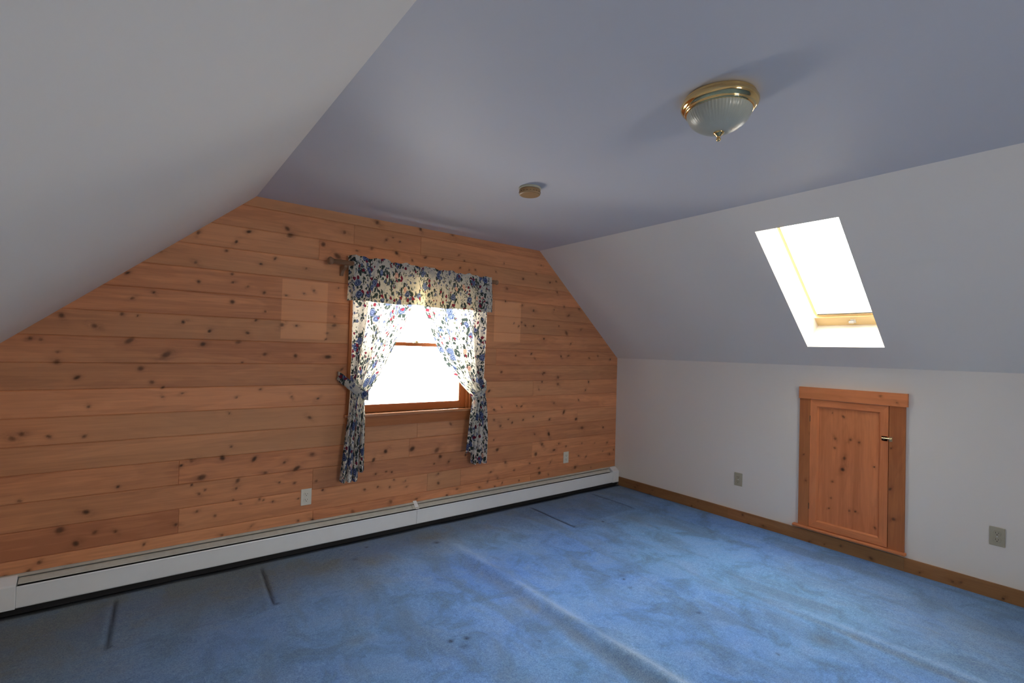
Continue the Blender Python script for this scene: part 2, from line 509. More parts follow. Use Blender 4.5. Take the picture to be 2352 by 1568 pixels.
class Wood:
    """boxes whose faces carry the grain attributes"""
    def __init__(s):
        s.V = []; s.F = []; s.G = []; s.K = []; s.H = []; s.T = []; s.P = []; s.n = 0

    def push(s, P, faces, gc, k, h, tone, patch=None):
        s.V.append(P); s.F.append(faces+s.n); s.G.append(gc); s.K.append(k); s.H.append(h)
        s.T.append(np.full(len(P), tone)); s.P.append(np.zeros(len(P)) if patch is None else patch)
        s.n += len(P)

    def box(s, x0, x1, y0, y1, z0, z1, grain='x', seed=0.0, tone=.5, knots=(), front='y', step=.006):
        """knots: (world position along grain, world position across, radius) on the front face"""
        lo = np.array([min(x0, x1), min(y0, y1), min(z0, z1)]); hi = np.array([max(x0, x1), max(y0, y1), max(z0, z1)])
        gi = 'xyz'.index(grain); fi = 'xyz'.index(front); ci = 3-gi-fi if gi != fi else [i for i in range(3) if i != gi][0]
        fine = len(knots) > 0
        for ax in range(3):
            u, v = [i for i in range(3) if i != ax]
            nu = max(1, int((hi[u]-lo[u])/step)) if fine and ax == fi else 1
            nv = max(1, int((hi[v]-lo[v])/step)) if fine and ax == fi else 1
            for side in (0, 1):
                U, Vv = np.meshgrid(np.linspace(lo[u], hi[u], nu+1), np.linspace(lo[v], hi[v], nv+1), indexing='ij')
                P = np.zeros((U.size, 3)); P[:, u] = U.ravel(); P[:, v] = Vv.ravel(); P[:, ax] = (hi if side else lo)[ax]
                idx = np.arange(U.size).reshape(nu+1, nv+1)
                q = np.stack([idx[:-1, :-1], idx[1:, :-1], idx[1:, 1:], idx[:-1, 1:]], -1).reshape(-1, 4)
                flip = (side == 0) != (ax == 1)
                if flip: q = q[:, ::-1]
                k, h, wz = (knot_fields(P[:, gi], P[:, ci], knots) if fine and ax == fi else (np.zeros(len(P)),)*3)
                gc = np.stack([P[:, gi]+seed*3.7, P[:, ci]+wz+seed*1.3, P[:, fi if fi != gi else 3-gi-ci]], 1)
                s.push(P, q, gc, k, h, tone)

    def frame(s, a0, a1, b0, b1, prof, axis, base, sign, seed=0.0, tone=.5, knots=()):
        """mitred frame: prof is a list of (inset, height) from the outer edge; axis = normal axis; base = plane; sign = direction"""
        cor = lambda d: [(a0+d, b0+d), (a1-d, b0+d), (a1-d, b1-d), (a0+d, b1-d)]
        for side in range(4):
            for j in range(len(prof)-1):
                (d0, h0), (d1, h1_) = prof[j], prof[j+1]
                A, B_ = cor(d0)[side], cor(d0)[(side+1) % 4]
                C_, D = cor(d1)[(side+1) % 4], cor(d1)[side]
                pts = [(A, h0), (B_, h0), (C_, h1_), (D, h1_)]
                if axis == 'x': P = np.array([(base+sign*h, p[0], p[1]) for p, h in pts])
                else: P = np.array([(p[0], base+sign*h, p[1]) for p, h in pts])
                al = [p[0] if side in (0, 2) else p[1] for p, h in pts]
                ac = [p[1] if side in (0, 2) else p[0] for p, h in pts]
                gc = np.array([(x+seed+side*2.1, y+side*.77, h) for (x, y, (p, h)) in zip(al, ac, pts)])
                s.push(P, np.array([[0, 1, 2, 3]]), gc, np.zeros(4), np.zeros(4), tone+.12*((side*37) % 3-1)*.5)

    def lathe(s, prof, c, axis='x', n=28, seed=0.0, tone=.5):
        P = []
        for r, h in prof:
            for i in range(n):
                a = 2*math.pi*i/n
                P.append({'x': (c[0]+h, c[1]+r*math.cos(a), c[2]+r*math.sin(a)), 'y': (c[0]+r*math.cos(a), c[1]+h, c[2]+r*math.sin(a))}[axis])
        P = np.array(P)
        q = []
        for k in range(len(prof)-1):
            for i in range(n):
                j = (i+1) % n
                q.append((k*n+i, k*n+j, (k+1)*n+j, (k+1)*n+i))
        gc = P[:, [0, 1, 2]] if axis == 'x' else P[:, [1, 0, 2]]
        s.push(P, np.array(q), gc+seed, np.zeros(len(P)), np.zeros(len(P)), tone)

    def mesh(s, weld=True):
        V = np.concatenate(s.V); F = np.concatenate(s.F)
        me = bpy.data.meshes.new('wood')
        me.vertices.add(len(V)); me.vertices.foreach_set('co', V.astype(np.float32).ravel())
        me.loops.add(len(F)*4); me.loops.foreach_set('vertex_index', F.astype(np.int32).ravel())
        me.polygons.add(len(F)); me.polygons.foreach_set('loop_start', np.arange(0, len(F)*4, 4, dtype=np.int32))
        me.update(calc_edges=True)
        set_attr(me, 'gc', np.concatenate(s.G), True)
        for nme, arr in (('knot', s.K), ('halo', s.H), ('tone', s.T), ('patch', s.P)):
            set_attr(me, nme, np.concatenate(arr))
        me.validate()
        return me

    def build(s, name, m, parent=None, **k):
        me = s.mesh()
        if k.pop('weld', False):
            bm = bmesh.new(); bm.from_mesh(me)
            bmesh.ops.remove_doubles(bm, verts=bm.verts, dist=1e-6)
            bmesh.ops.recalc_face_normals(bm, faces=bm.faces)
            bm.to_mesh(me); bm.free()
        return link(name, me, m, parent, **k)


def ray(px, py):
    return CR*(px-1176)/FPX-CU*(py-784)/FPX+_fw


def to_gable(px, py, off=0.0):
    r = ray(px, py); return CAM+r*((-off-CAM[1])/r[1])


def to_right(px, py, off=0.0):
    r = ray(px, py); return CAM+r*((-off-CAM[0])/r[0])


def to_floor(px, py, z=0.0):
    r = ray(px, py); return CAM+r*((z-CAM[2])/r[2])


RAD = {1: .004, 2: .0045, 3: .0055, 4: .0072, 5: .009, 6: .0115, 7: .014, 8: .017, 9: .02}
# knots read off the photograph: (left, top, scale) of each look, then points in it; each is placed on the wall itself
LOOKS = [
 (0, 440, 2.8, '395,795,6 605,862,6 783,787,5 885,797,2 193,943,4 262,950,2 832,958,7 1178,838,5 1347,897,5 1592,908,5 1305,980,6 1532,968,6 1070,1048,8 1703,1045,5 1900,1055,6 2110,1062,7 905,1137,6 495,1195,5 977,1225,5 1047,1258,3 1172,1296,3 1045,1320,3 1522,1323,3 1675,1270,3 1875,1317,4 2045,1330,4 2198,1142,5 1557,1098,3 570,1383,4 1475,1425,3 1992,1452,3 140,1558,5 365,1092,6 368,1030,3 1275,265,5 1520,322,5 1600,258,4 1865,280,7 1850,235,5 1458,380,4 1258,455,5 1770,430,4 1678,465,4 1970,493,3 1035,387,4 820,522,4 1278,578,5 1493,530,4 1498,583,3 1700,650,5 1840,668,3 2020,636,4 1957,656,2 2177,620,3 1595,610,3 990,648,4 850,685,4 1495,708,6 1707,770,4 2150,802,4 2148,860,6 1813,855,6 1907,862,4 1645,827,4 2105,910,3 2095,950,3'),
 (0, 1000, 2.76, '1467,71,4 1213,160,6 1148,190,4 1410,142,7 1612,148,6 1803,170,4 1880,208,7 1683,235,5 1278,265,8 1975,120,5 747,325,4 75,20,6 308,5,4 535,5,4 125,415,4 545,485,6 1262,370,3 1300,345,3 1215,312,4 1508,285,6 1772,297,4 1868,300,4 1498,335,4 1645,403,4 1890,400,3 1730,418,3 1527,432,3 1478,408,3 1670,408,2 1248,480,4 1363,508,4 1115,565,5 600,613,5 732,608,4 378,600,8 480,685,7 1408,630,4 912,690,4 1095,713,2 250,803,5 450,825,4 178,860,4 28,897,5 1890,540,4 1897,573,4 1983,537,4 2002,290,4 2045,345,4 1592,575,3'),
 (560, 440, 3.178, '38,292,5 340,320,7 318,270,6 580,385,7 735,297,6 975,225,7 1290,272,6 1525,318,5 935,415,6 1115,448,6 1327,480,5 1040,352,4 1140,365,3 1090,335,2 1450,495,4 1230,500,4 1570,462,3 1900,523,4 1580,555,4 1645,572,4 1690,570,4 1840,585,3 2040,637,5 2135,600,4 2235,663,5 2280,655,4 1920,708,6 2170,538,4 685,470,8 1610,505,3 825,430,4 1910,800,5'),
 (1110, 640, 6.534, '585,397,5 755,478,6 1063,465,5 1285,550,6 1440,455,5 575,655,5 460,667,3 532,713,4 632,703,4 755,710,4 1135,710,4 1248,815,7 1467,765,4 910,900,5 1315,975,4 487,1152,3 722,1125,4 775,1198,3 1278,1155,5 1167,1165,5 1590,1190,5 1720,1160,4 272,1400,6 912,1412,5 893,1432,3 1123,1480,7 1905,1210,5 1580,1550,4 1215,420,5 1110,205,5'),
 (1100, 860, 6.03, '140,228,5 830,200,3 875,100,5 1095,130,6 1520,100,5 1475,215,5 210,487,5 318,450,3 525,432,4 590,437,5 1040,395,4 1380,350,3 1175,520,7 755,580,4 210,627,4 407,620,4 612,627,4 978,620,5 460,665,5 300,710,6 1345,615,7 770,825,4 968,823,7 1427,737,7 1720,730,5 205,905,4 253,1040,7 875,963,7 1105,957,5 1040,1045,6 788,1100,8 1205,993,4 1425,950,3 1603,945,3 1775,940,5 1380,1123,4 1485,1132,4 1810,1100,6 368,1215,6 703,1228,5 990,1215,4 832,1297,5 838,1362,7 488,1323,4 165,1348,4 258,1432,5 1330,1285,7 1550,1285,3 1625,1335,4 120,1480,4 323,1497,4 555,1465,4 962,1385,4 993,1462,5 220,1550,3 1800,1300,4 1715,1060,3 1865,1040,4'),
 (700, 940, 5.737, '1065,553,7 1413,520,8 1740,535,8 1785,620,7 905,665,6 1920,190,5 1898,687,5 1705,717,4 935,850,4 1072,818,3 1147,825,4 1325,940,4 1175,925,3 790,1055,4 962,1020,4 1117,1023,4 1340,1018,3 1760,845,4 1760,970,6 1130,1215,7 1470,1178,5 1873,1130,5 2007,1047,5 2300,1027,4 635,1350,6 103,1460,6 65,107,5 95,592,6 150,945,5 1490,1225,4 960,1335,3 2118,600,5'),
]


def read_knots(looks, fn, ia, ib, f=1.0):
    out = []
    for l, t, sc, txt in looks:
        for q in txt.split():
            a, b, r = q.split(',')
            p = fn(l+float(a)/sc, t+float(b)/sc)
            out.append((p[ia], p[ib], RAD[int(r)]*f))
    return out


# ------------------------------------------------------------------ gable wall: horizontal knotty boards
def gable():
    PZ, Z0 = .146, .2586
    knots = read_knots(LOOKS, to_gable, 0, 2)
    joints_px = [(410, 1083), (410, 1196), (718, 1098), (718, 1178), (958, 990), (940, 1030), (981, 1108), (1058, 1098), (813, 560),
                 (967, 562), (1222, 1035), (1326, 966), (1218, 1098), (1140, 810), (733, 575), (1224, 905)]
    joints = [to_gable(*q) for q in joints_px]
    Wd = Wood()
    xe = np.arange(-WD-.02, .021, .0065)
    k0 = -2
    for k in range(k0, 16):
        za, zb = Z0+k*PZ, Z0+(k+1)*PZ
        js = sorted([j[0] for j in joints if za < j[2] < zb])
        cuts = [-WD-.02]+js+[.02]
        for a, b in zip(cuts[:-1], cuts[1:]):
            xs = np.unique(np.concatenate([[a, a+.0012], xe[(xe > a+.003) & (xe < b-.003)], [b-.0012, b],
                                           [q for q in (WX0, WX1) if a+.003 < q < b-.003]]))
            zs = np.concatenate([[za, za+.0022], np.arange(za+.007, zb-.0065, .0065), [zb-.0022, zb]])
            zs = np.unique(np.concatenate([zs, [q for q in (WZ0, WZ1) if za+.003 < q < zb-.003]]))
            X, Z = np.meshgrid(xs, zs, indexing='ij')
            Y = np.zeros_like(X)
            Y[:, 0] = .0045; Y[:, -1] = .0045
            if a > -WD: Y[0, :] = .0025
            if b < 0: Y[-1, :] = .0025
            P = np.stack([X.ravel(), Y.ravel(), Z.ravel()], 1)
            idx = np.arange(X.size).reshape(X.shape)
            q = np.stack([idx[:-1, :-1], idx[1:, :-1], idx[1:, 1:], idx[:-1, 1:]], -1).reshape(-1, 4)
            cx = (X[:-1, :-1]+X[1:, 1:]).ravel()/2; cz = (Z[:-1, :-1]+Z[1:, 1:]).ravel()/2
            inwin = (cx > WX0) & (cx < WX1) & (cz > WZ0) & (cz < WZ1)
            lim = np.minimum(H2, np.minimum(H1-cx/SR*(H2-H1), H1+(cx+WD)/SR*(H2-H1)))+.03
            q = q[(~inwin) & (cz < lim) & (cz > -.01)]
            kk, hh, wz = knot_fields(P[:, 0], P[:, 2], [n for n in knots if a-.05 < n[0] < b+.05 and za-.03 < n[1] < zb+.03])
            seed = rng.uniform(0, 60)
            gc = np.stack([P[:, 0]+seed, P[:, 2]+wz+seed*.37, np.full(len(P), seed)], 1)
            pa = (((P[:, 0] > -3.405) & (P[:, 0] < -3.107) & (P[:, 2] > 1.45) & (P[:, 2] < 1.855)) |
                  ((P[:, 0] > -1.660) & (P[:, 0] < -1.362) & (P[:, 2] > 1.490) & (P[:, 2] < 1.852))).astype(float)
            tn = rng.uniform(.15, .85)
            if za < joints[1][2] < zb and abs(b-joints[1][0]) < .01: tn = 1.35      # the one dark board low on the left
            if za < joints[0][2] < zb and abs(b-joints[0][0]) < .01: tn = .65
            Wd.push(P, q, gc, kk, hh, tn, pa)
    # outer leaf of the wall and reveals of the opening
    for (x0, x1, z0, z1) in ((-WD-.3, WX0, -.1, 2.8), (WX1, .3, -.1, 2.8), (WX0, WX1, -.1, WZ0), (WX0, WX1, WZ1, 2.8)):
        Wd.box(x0, x1, .006, .14, z0, z1, 'x')
    o = Wd.build('wall_back', M['pine'])
    props(o, 'gable wall of horizontal knotty pine boards around the curtained window', 'wall', kind='structure')


gable()

# ------------------------------------------------------------------ plaster shell
b = MB()
b.box(-WD+0.0, -WD-.15, .14, YB-.12, -.1, H1)
props(b.build('wall_left', M['paint']), 'low white knee wall on the left side', 'wall', kind='structure')
b = MB()
b.box(0, .12, .14, YB-.12, -.1, H1)
props(b.build('wall_right', M['paint']), 'low white knee wall with the small access door', 'wall', kind='structure')
b = MB()
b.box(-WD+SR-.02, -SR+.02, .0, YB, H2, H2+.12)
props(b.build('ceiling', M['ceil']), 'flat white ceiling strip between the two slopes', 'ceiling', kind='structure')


def S(u, y, d=0.0):
    p = Vector((0, y, H1))+_sd*u+_sn*d
    return tuple(p)


def slope_right():
    b = MB()
    ys = [0.0, SY0, SY1, YB]
    us = [0, SU0, SU1, SL]
    uso = [0-.1, SU0-.026, SU1+.0, SL+.1]
    for i in range(3):
        for j in range(3):
            if i == 1 and j == 1: continue
            b.add([S(us[j], ys[i]), S(us[j+1], ys[i]), S(us[j+1], ys[i+1]), S(us[j], ys[i+1])], [(0, 1, 2, 3)])
            b.add([S(uso[j], ys[i], WELL), S(uso[j+1], ys[i], WELL), S(uso[j+1], ys[i+1], WELL), S(uso[j], ys[i+1], WELL)], [(3, 2, 1, 0)])
    a = [S(SU0, SY0), S(SU1, SY0), S(SU1, SY1), S(SU0, SY1)]
    c = [S(uso[1], SY0, WELL), S(uso[2], SY0, WELL), S(uso[2], SY1, WELL), S(uso[1], SY1, WELL)]
    b.add(a+c, [(0, 1, 5, 4), (1, 2, 6, 5), (2, 3, 7, 6), (3, 0, 4, 7)])
    me = b.mesh(fix=False)
    bm = bmesh.new(); bm.from_mesh(me)
    bmesh.ops.remove_doubles(bm, verts=bm.verts, dist=1e-5)
    bmesh.ops.recalc_face_normals(bm, faces=bm.faces)
    bm.to_mesh(me); bm.free()
    o = link('wall_right_slope', me, M['paint'])
    props(o, 'white sloping wall on the right pierced by the skylight well', 'wall', kind='structure')


slope_right()
b = MB()
L = lambda u, d: (-WD+SR*u-(H2-H1)/SL*d, H1+(H2-H1)*u+SR/SL*d)
b.prism([L(0, 0), L(1, 0), L(1.05, .12), L(-.05, .12)], 'y', 0.0, YB)
props(b.build('wall_left_slope', M['paint']), 'white sloping wall on the left under the roof', 'wall', kind='structure')

# wall behind the camera, with a window added to light the room
b = MB()
for (x0, x1, z0, z1) in ((-WD-.3, BX0, -.1, 2.6), (BX1, .4, -.1, 2.6), (BX0, BX1, -.1, BZ0), (BX0, BX1, BZ1, 2.6)):
    b.box(x0, x1, YB-.12, YB, z0, z1)
props(b.build('wall_front', M['paint']), 'plain white end wall with an added fill-light window', 'wall', kind='structure')
wf = empty('added_window_3', ((BX0+BX1)/2, YB, BZ0), 'added unseen window giving fill light from the end wall opposite the boarded gable', 'window', kind='structure')
t = Wood()
t.frame(BX0-.07, BX1+.07, BZ0-.07, BZ1+.07, [(0, 0), (0, .02), (.07, .02), (.07, -.1)], 'y', YB, 1)
t.build('window_casing', M['casing'], wf)
t = Wood()
t.frame(BX0, BX1, BZ0, BZ1, [(0, -.04), (.05, -.04), (.05, -.08), (0, -.08)], 'y', YB, 1)
for q in (1,):
    xx = BX0+(BX1-BX0)*q/2
    t.box(xx-.03, xx+.03, YB-.08, YB-.04, BZ0+.04, BZ1-.04, 'z')
t.build('sash', M['sash'], wf)
b = MB(); b.box(BX0+.03, BX1-.03, YB-.062, YB-.058, BZ0+.03, BZ1-.03)
b.build('glass_pane', M['glass'], wf)


# ------------------------------------------------------------------ carpeted floor
def floor():
    xs = np.concatenate([np.arange(-WD, 0, .01), [0.0]])
    ys = np.concatenate([np.arange(YB, -2.8, .02), np.arange(-2.8, 0, .01), [0.0]])
    X, Y = np.meshgrid(xs, ys, indexing='ij')
    Z = np.zeros_like(X)
    ridge_light = np.zeros_like(X); soil_shade = np.zeros_like(X); cut = np.zeros_like(X)
    sg = lambda t: 1/(1+np.exp(-t))
    # long loose ridges pulled up in the carpet
    wob = lambda y, p, a: a*np.sin(y*1.9+p)+a*.5*np.sin(y*4.7+p*2)

    def ridge(xc, y0, y1, h, wl, wr, p=0., a=.012, soft=.12):
        c = X-xc-wob(Y, p, a)
        env = sg((y0-Y)/soft)*sg((Y-y1)/soft)
        return h*env*np.exp(-np.where(c < 0, (c/wl)**2, (c/wr)**2))
    Z += ridge(-2.305, -.62, -5.0, .026, .040, .045, .3)
    Z -= ridge(-2.40, -.9, -5.0, .006, .07, .05, .3)
    Z += ridge(-1.205, -2.35, -5.0, .014, .016, .08, 1.2, .006)
    mod = .55+.45*np.sin(Y*5.3+1)*np.sin(Y*2.1+.4)+.15*np.sin(Y*17+X*9)
    ridge_light += ridge(-2.285, -.66, -5.0, 1.0, .034, .050, .3)*.6*np.clip(mod, .15, 1)+ridge(-1.175, -2.4, -5.0, .22, .02, .04, 1.2, .006)  # light caught by the ridge tops, put into the pile colour
    ridge_shade = ridge(-2.365, -.9, -5.0, .75, .05, .03, .3)+ridge(-1.225, -2.35, -5.0, .8, .018, .016, 1.2, .006)  # shaded flank of each ridge, painted darker
    Z += ridge(-.47, -.75, -2.6, .004, .05, .05, 2.2)
    Z += ridge(-1.30, -.8, -1.6, .005, .06, .03, 2.0)
    Z += ridge(-3.50, -.7, -1.5, .004, .05, .04, .7)
    Z += .0022*np.sin(X*3.1+1)*np.sin(Y*2.3)+.0015*np.sin(X*7.3+Y*3.3)
    Z += .0014*np.sin(X*13.1-Y*9.3+2*np.sin(Y*4))*np.sin(Y*6.1+X*2)
    # straight slits cut in from the gable wall, one edge curling up
    for xc, y0, y1, tilt, dep in ((-4.222, -.14, -.64, .02, .65), (-3.515, -.15, -.66, .03, .7), (-1.312, -.16, -.71, .01, 1), (-.511, -.16, -.64, -.01, .85)):
        tt = (Y-y0)/(y1-y0)
        c = X-(xc-tilt*(tt-.5))
        env = sg((y0-Y)/.012)*sg((Y-y1)/.012)
        Z -= .012*env*np.exp(-(c/.009)**2)
        Z += .007*env*np.exp(-((c+.03)/.028)**2)
        cut = np.maximum(cut, env*np.exp(-(c/(.0095 if xc < -2 else .014))**2)*dep)
        e = np.exp(-((X-xc)**2+(Y-y1)**2)/.013**2)
        cut = np.maximum(cut, .8*e*dep)
    # fold line where furniture stood, parallel to the gable
    for x0, x1, yc, h in ((-4.3, -3.3, -.70, .005), (-1.32, -.5, -.70, .005), (-.47, -.12, -1.64, .005), (-2.35, -1.5, -.42, .0025)):
        Z += h*sg((X-x0)/.03)*sg((x1-X)/.03)*np.exp(-((Y-yc)/.022)**2)
    # tack strip edge under the heater
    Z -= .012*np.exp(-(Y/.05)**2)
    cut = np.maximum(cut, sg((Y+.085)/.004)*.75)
    # dents and small spots
    for px, py, r, d in ((1035, 1470, .013, .9), (1072, 1464, .014, .8), (1066, 1482, .02, .45), (1433, 1330, .009, .9), (1426, 1322, .02, .35),
                         (1447, 1350, .014, .4), (1605, 1407, .014, .55), (1385, 1198, .010, 1), (1240, 1471, .006, .7), (1787, 1502, .008, .7),
                         (842, 1256, .011, .7), (824, 1306, .008, .6), (783, 1263, .008, .6), (835, 1507, .007, .4), (1462, 1488, .006, .6),
                         (1900, 1470, .045, .22), (1003, 1245, .02, .6), (1520, 1440, .01, .3), (815, 1175+110, .02, .4), (1455, 1168, .016, .4)):
        p = to_floor(px, py)
        e = np.exp(-(((X-p[0])/r)**2+((Y-p[1])/r)**2))
        cut = np.maximum(cut, e*d); Z -= .004*e*d
    # ground-in dirt: along the boarded wall, the left side and near the door, plus painted ridge shade
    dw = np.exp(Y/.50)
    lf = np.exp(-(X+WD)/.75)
    soil_shade = np.clip(.05+.9*dw+.75*lf+.45*np.exp(-((X+.6)**2/.5+(Y+3.1)**2/.9)), 0, 1.1)+.6*ridge_shade
    for px, py, r, d in ((760, 1300, .16, .4), (860, 1290, .12, .45), (1460, 1190, .12, .35), (830, 1340, .12, .3), (990, 1235, .14, .4), (560, 1340, .25, .5),
                         (1890, 1470, .05, .45), (2200, 1300, .3, .5), (815, 1470, .05, .4)):
        p = to_floor(px, py)
        soil_shade += d*np.exp(-(((X-p[0])/r)**2+((Y-p[1])/r)**2))
    royal = np.zeros_like(X)
    for px, py, ra, rb, d in ((1120, 1310, .42, .38, .9), (1330, 1250, .4, .3, .6), (1300, 1420, .6, .5, .35), (780, 1400, .5, .4, .25)):
        p = to_floor(px, py)
        royal += d*np.exp(-(((X-p[0])/ra)**2+((Y-p[1])/rb)**2))
    pale = np.zeros_like(X)
    for px, py, ra, rb, d in ((1650, 1290, .45, .9, .8), (1900, 1400, .5, .4, .4), (1500, 1200, .35, .4, .6)):
        p = to_floor(px, py)
        pale += d*np.exp(-(((X-p[0])/ra)**2+((Y-p[1])/rb)**2))
    Z = np.minimum(Z, .03)
    P = np.stack([X.ravel(), Y.ravel(), Z.ravel()], 1)
    idx = np.arange(X.size).reshape(X.shape)
    q = np.stack([idx[:-1, :-1], idx[1:, :-1], idx[1:, 1:], idx[:-1, 1:]], -1).reshape(-1, 4)
    # solid deck under the carpet
    sx0, sx1, sy0, sy1 = -WD-.1, .1, YB-.1, .1
    n0 = len(P)
    P = np.concatenate([P, [(x, y, z) for z in (-.10, -.04) for x, y in ((sx0, sy0), (sx1, sy0), (sx1, sy1), (sx0, sy1))]])
    q = np.concatenate([q, np.array([(3, 2, 1, 0), (4, 5, 6, 7), (0, 1, 5, 4), (1, 2, 6, 5), (2, 3, 7, 6), (3, 0, 4, 7)])+n0])
    pad = lambda a: np.concatenate([a.ravel(), np.zeros(8)])
    soil_shade, cut, ridge_light, royal, pale = (pad(a) for a in (soil_shade, cut, ridge_light, royal, pale))
    me = bpy.data.meshes.new('carpet')
    me.vertices.add(len(P)); me.vertices.foreach_set('co', P.astype(np.float32).ravel())
    me.loops.add(len(q)*4); me.loops.foreach_set('vertex_index', q.astype(np.int32).ravel())
    me.polygons.add(len(q)); me.polygons.foreach_set('loop_start', np.arange(0, len(q)*4, 4, dtype=np.int32))
    me.update(calc_edges=True)
    set_attr(me, 'soil_shade', soil_shade.ravel()); set_attr(me, 'ridge_light', ridge_light.ravel()); set_attr(me, 'royal', np.clip(royal, 0, 1).ravel()); set_attr(me, 'pale', np.clip(pale, 0, 1).ravel()); set_attr(me, 'cut', np.clip(cut, 0, 1).ravel())
    me.validate()
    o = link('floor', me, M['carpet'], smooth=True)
    props(o, 'worn blue carpet with ripples and slits covering the floor', 'floor', kind='structure')


floor()

# ------------------------------------------------------------------ gable window
win = empty('window_1', ((WX0+WX1)/2, 0, WZ0), 'wood framed double hung window behind the floral curtains', 'window', kind='structure')
CW = .07
t = Wood(); t.box(WX0-CW, WX0-.002, -.018, .006, WZ0, WZ1+.003, 'z', 1, .5); t.build('side_casing', M['casing'], win, weld=True, bevel=.002)
t = Wood(); t.box(WX1+.002, WX1+CW, -.018, .006, WZ0, WZ1+.003, 'z', 2, .4); t.build('side_casing', M['casing'], win, weld=True, bevel=.002)
t = Wood(); t.box(WX0-CW-.01, WX1+CW+.01, -.022, .006, WZ1+.003, WZ1+.063, 'x', 3, .5); t.build('head_casing', M['casing'], win, weld=True, bevel=.002)
t = Wood(); t.box(WX0-CW-.014, WX1+CW+.014, -.045, .002, WZ0-.022, WZ0, 'x', 4, .4)
t.box(WX0+.001, WX1-.001, -.02, .12, WZ0-.02, WZ0, 'x', 4, .4)
t.build('window_sill', M['sill'], win, bevel=.004, weld=True)
t = Wood(); t.box(WX0-CW, WX1+CW, -.018, .006, WZ0-.098, WZ0-.022, 'x', 5, .6); t.build('apron', M['casing'], win, weld=True, bevel=.002)
t = Wood()
t.box(WX0, WX0+.012, .0, .138, WZ0, WZ1, 'z', 6, .3); t.box(WX1-.012, WX1, .0, .138, WZ0, WZ1, 'z', 7, .3); t.box(WX0, WX1, .0, .138, WZ1-.012, WZ1, 'x', 8, .3)
t.box(WX0+.012, WX0+.022, .0, .02, WZ0, WZ1, 'z', 6, .3); t.box(WX1-.022, WX1-.012, .0, .02, WZ0, WZ1, 'z', 7, .3)
t.build('jamb', M['sash'], win)
ZM = 1.437


def sash(zb, zt, y0, y1, rail_b, rail_t, st=.055):
    a, b_ = WX0+.016, WX1-.016
    s_ = Wood()
    s_.box(a, a+st, y0, y1, zb, zt, 'z', 3, .4); s_.box(b_-st, b_, y0, y1, zb, zt, 'z', 5, .5)
    s_.box(a+st, b_-st, y0, y1, zb, zb+rail_b, 'x', 7, .4); s_.box(a+st, b_-st, y0, y1, zt-rail_t, zt, 'x', 9, .5)
    # glazing bead
    s_.box(a+st, a+st+.008, y0+.006, y1, zb+rail_b, zt-rail_t, 'z'); s_.box(b_-st-.008, b_-st, y0+.006, y1, zb+rail_b, zt-rail_t, 'z')
    s_.box(a+st, b_-st, y0+.006, y1, zb+rail_b, zb+rail_b+.008, 'x')
    return s_


lo = sash(WZ0+.002, ZM+.012, .024, .056, .050, .022)
los = lo.build('lower_sash', M['sash'], win)
b = MB(); b.box(WX0+.05, WX1-.05, .042, .046, WZ0+.04, ZM); b.build('glass_pane', M['glass'], los)
up = sash(ZM-.012, WZ1-.012, .060, .092, .022, .045)
ups = up.build('upper_sash', M['sash'], win)
b = MB(); b.box(WX0+.05, WX1-.05, .076, .080, ZM, WZ1-.04); b.build('glass_pane', M['glass'], ups)
b = MB(); b.box(-2.42, -2.36, .024, .05, ZM+.012, ZM+.018); b.lathe([(.0, .018), (.012, .018), (.013, .030), (.004, .034), (0, .034)], (-2.39, .036, ZM), 20)
b.prism([(-2.40, .030), (-2.35, .034), (-2.35, .040), (-2.40, .042)], 'z', ZM+.028, ZM+.033)
b.build('sash_lock', M['brass_dull'], win)


# ------------------------------------------------------------------ curtain rod
RY, RZ = -.088, 2.0
rod = empty('curtain_rod', (-2.4, RY, RZ), 'wooden dowel curtain rod with round end knobs above the window', 'curtain rod')
t = Wood(); t.lathe([(.0, -.71), (.017, -.71), (.017, .675), (0, .675)], (-2.4, RY, RZ), 'x', 24); t.build('pole', M['dowel'], rod, smooth=True)
fin = [(0, 0), (.018, .0), (.020, .003), (.018, .006), (.020, .009), (.024, .014), (.026, .021), (.024, .029), (.017, .036), (0, .039)]
t = Wood(); t.lathe([(r*1.08, -h) for r, h in fin], (-3.105, RY, RZ), 'x', 28); t.build('finial', M['dowel'], rod, smooth=True)
t = Wood(); t.lathe([(r*.85, h*.8) for r, h in fin], (-1.725, RY, RZ), 'x', 28); t.build('finial', M['dowel'], rod, smooth=True)
for xb in (-3.02, -1.79):
    b = Wood()
    # bracket: a wall plate with a curved arm cradling the dowel
    pts = [(0.0, RZ-.085), (0.0, RZ-.02), (-.03, RZ-.020), (RY+.004, RZ-.018), (RY-.010, RZ-.016), (RY-.016, RZ-.022), (RY-.014, RZ-.034), (RY+.004, RZ-.046), (-.045, RZ-.052), (-.022, RZ-.075), (-.016, RZ-.088)]
    w2 = .012 if xb < -2.5 else .009
    n = len(pts)
    P = np.array([(xb-w2, p[0], p[1]) for p in pts]+[(xb+w2, p[0], p[1]) for p in pts])
    mb = MB(); mb.prism(pts, 'x', xb-w2, xb+w2)
    me = mb.mesh()
    co = np.array([v.co[:] for v in me.vertices])
    set_attr(me, 'gc', co[:, [2, 1, 0]], True)
    for nm, val in (('knot', 0), ('halo', 0), ('tone', .7), ('patch', 0)): set_attr(me, nm, np.full(len(co), val))
    link('bracket', me, M['dowel'], rod, bevel=.003)


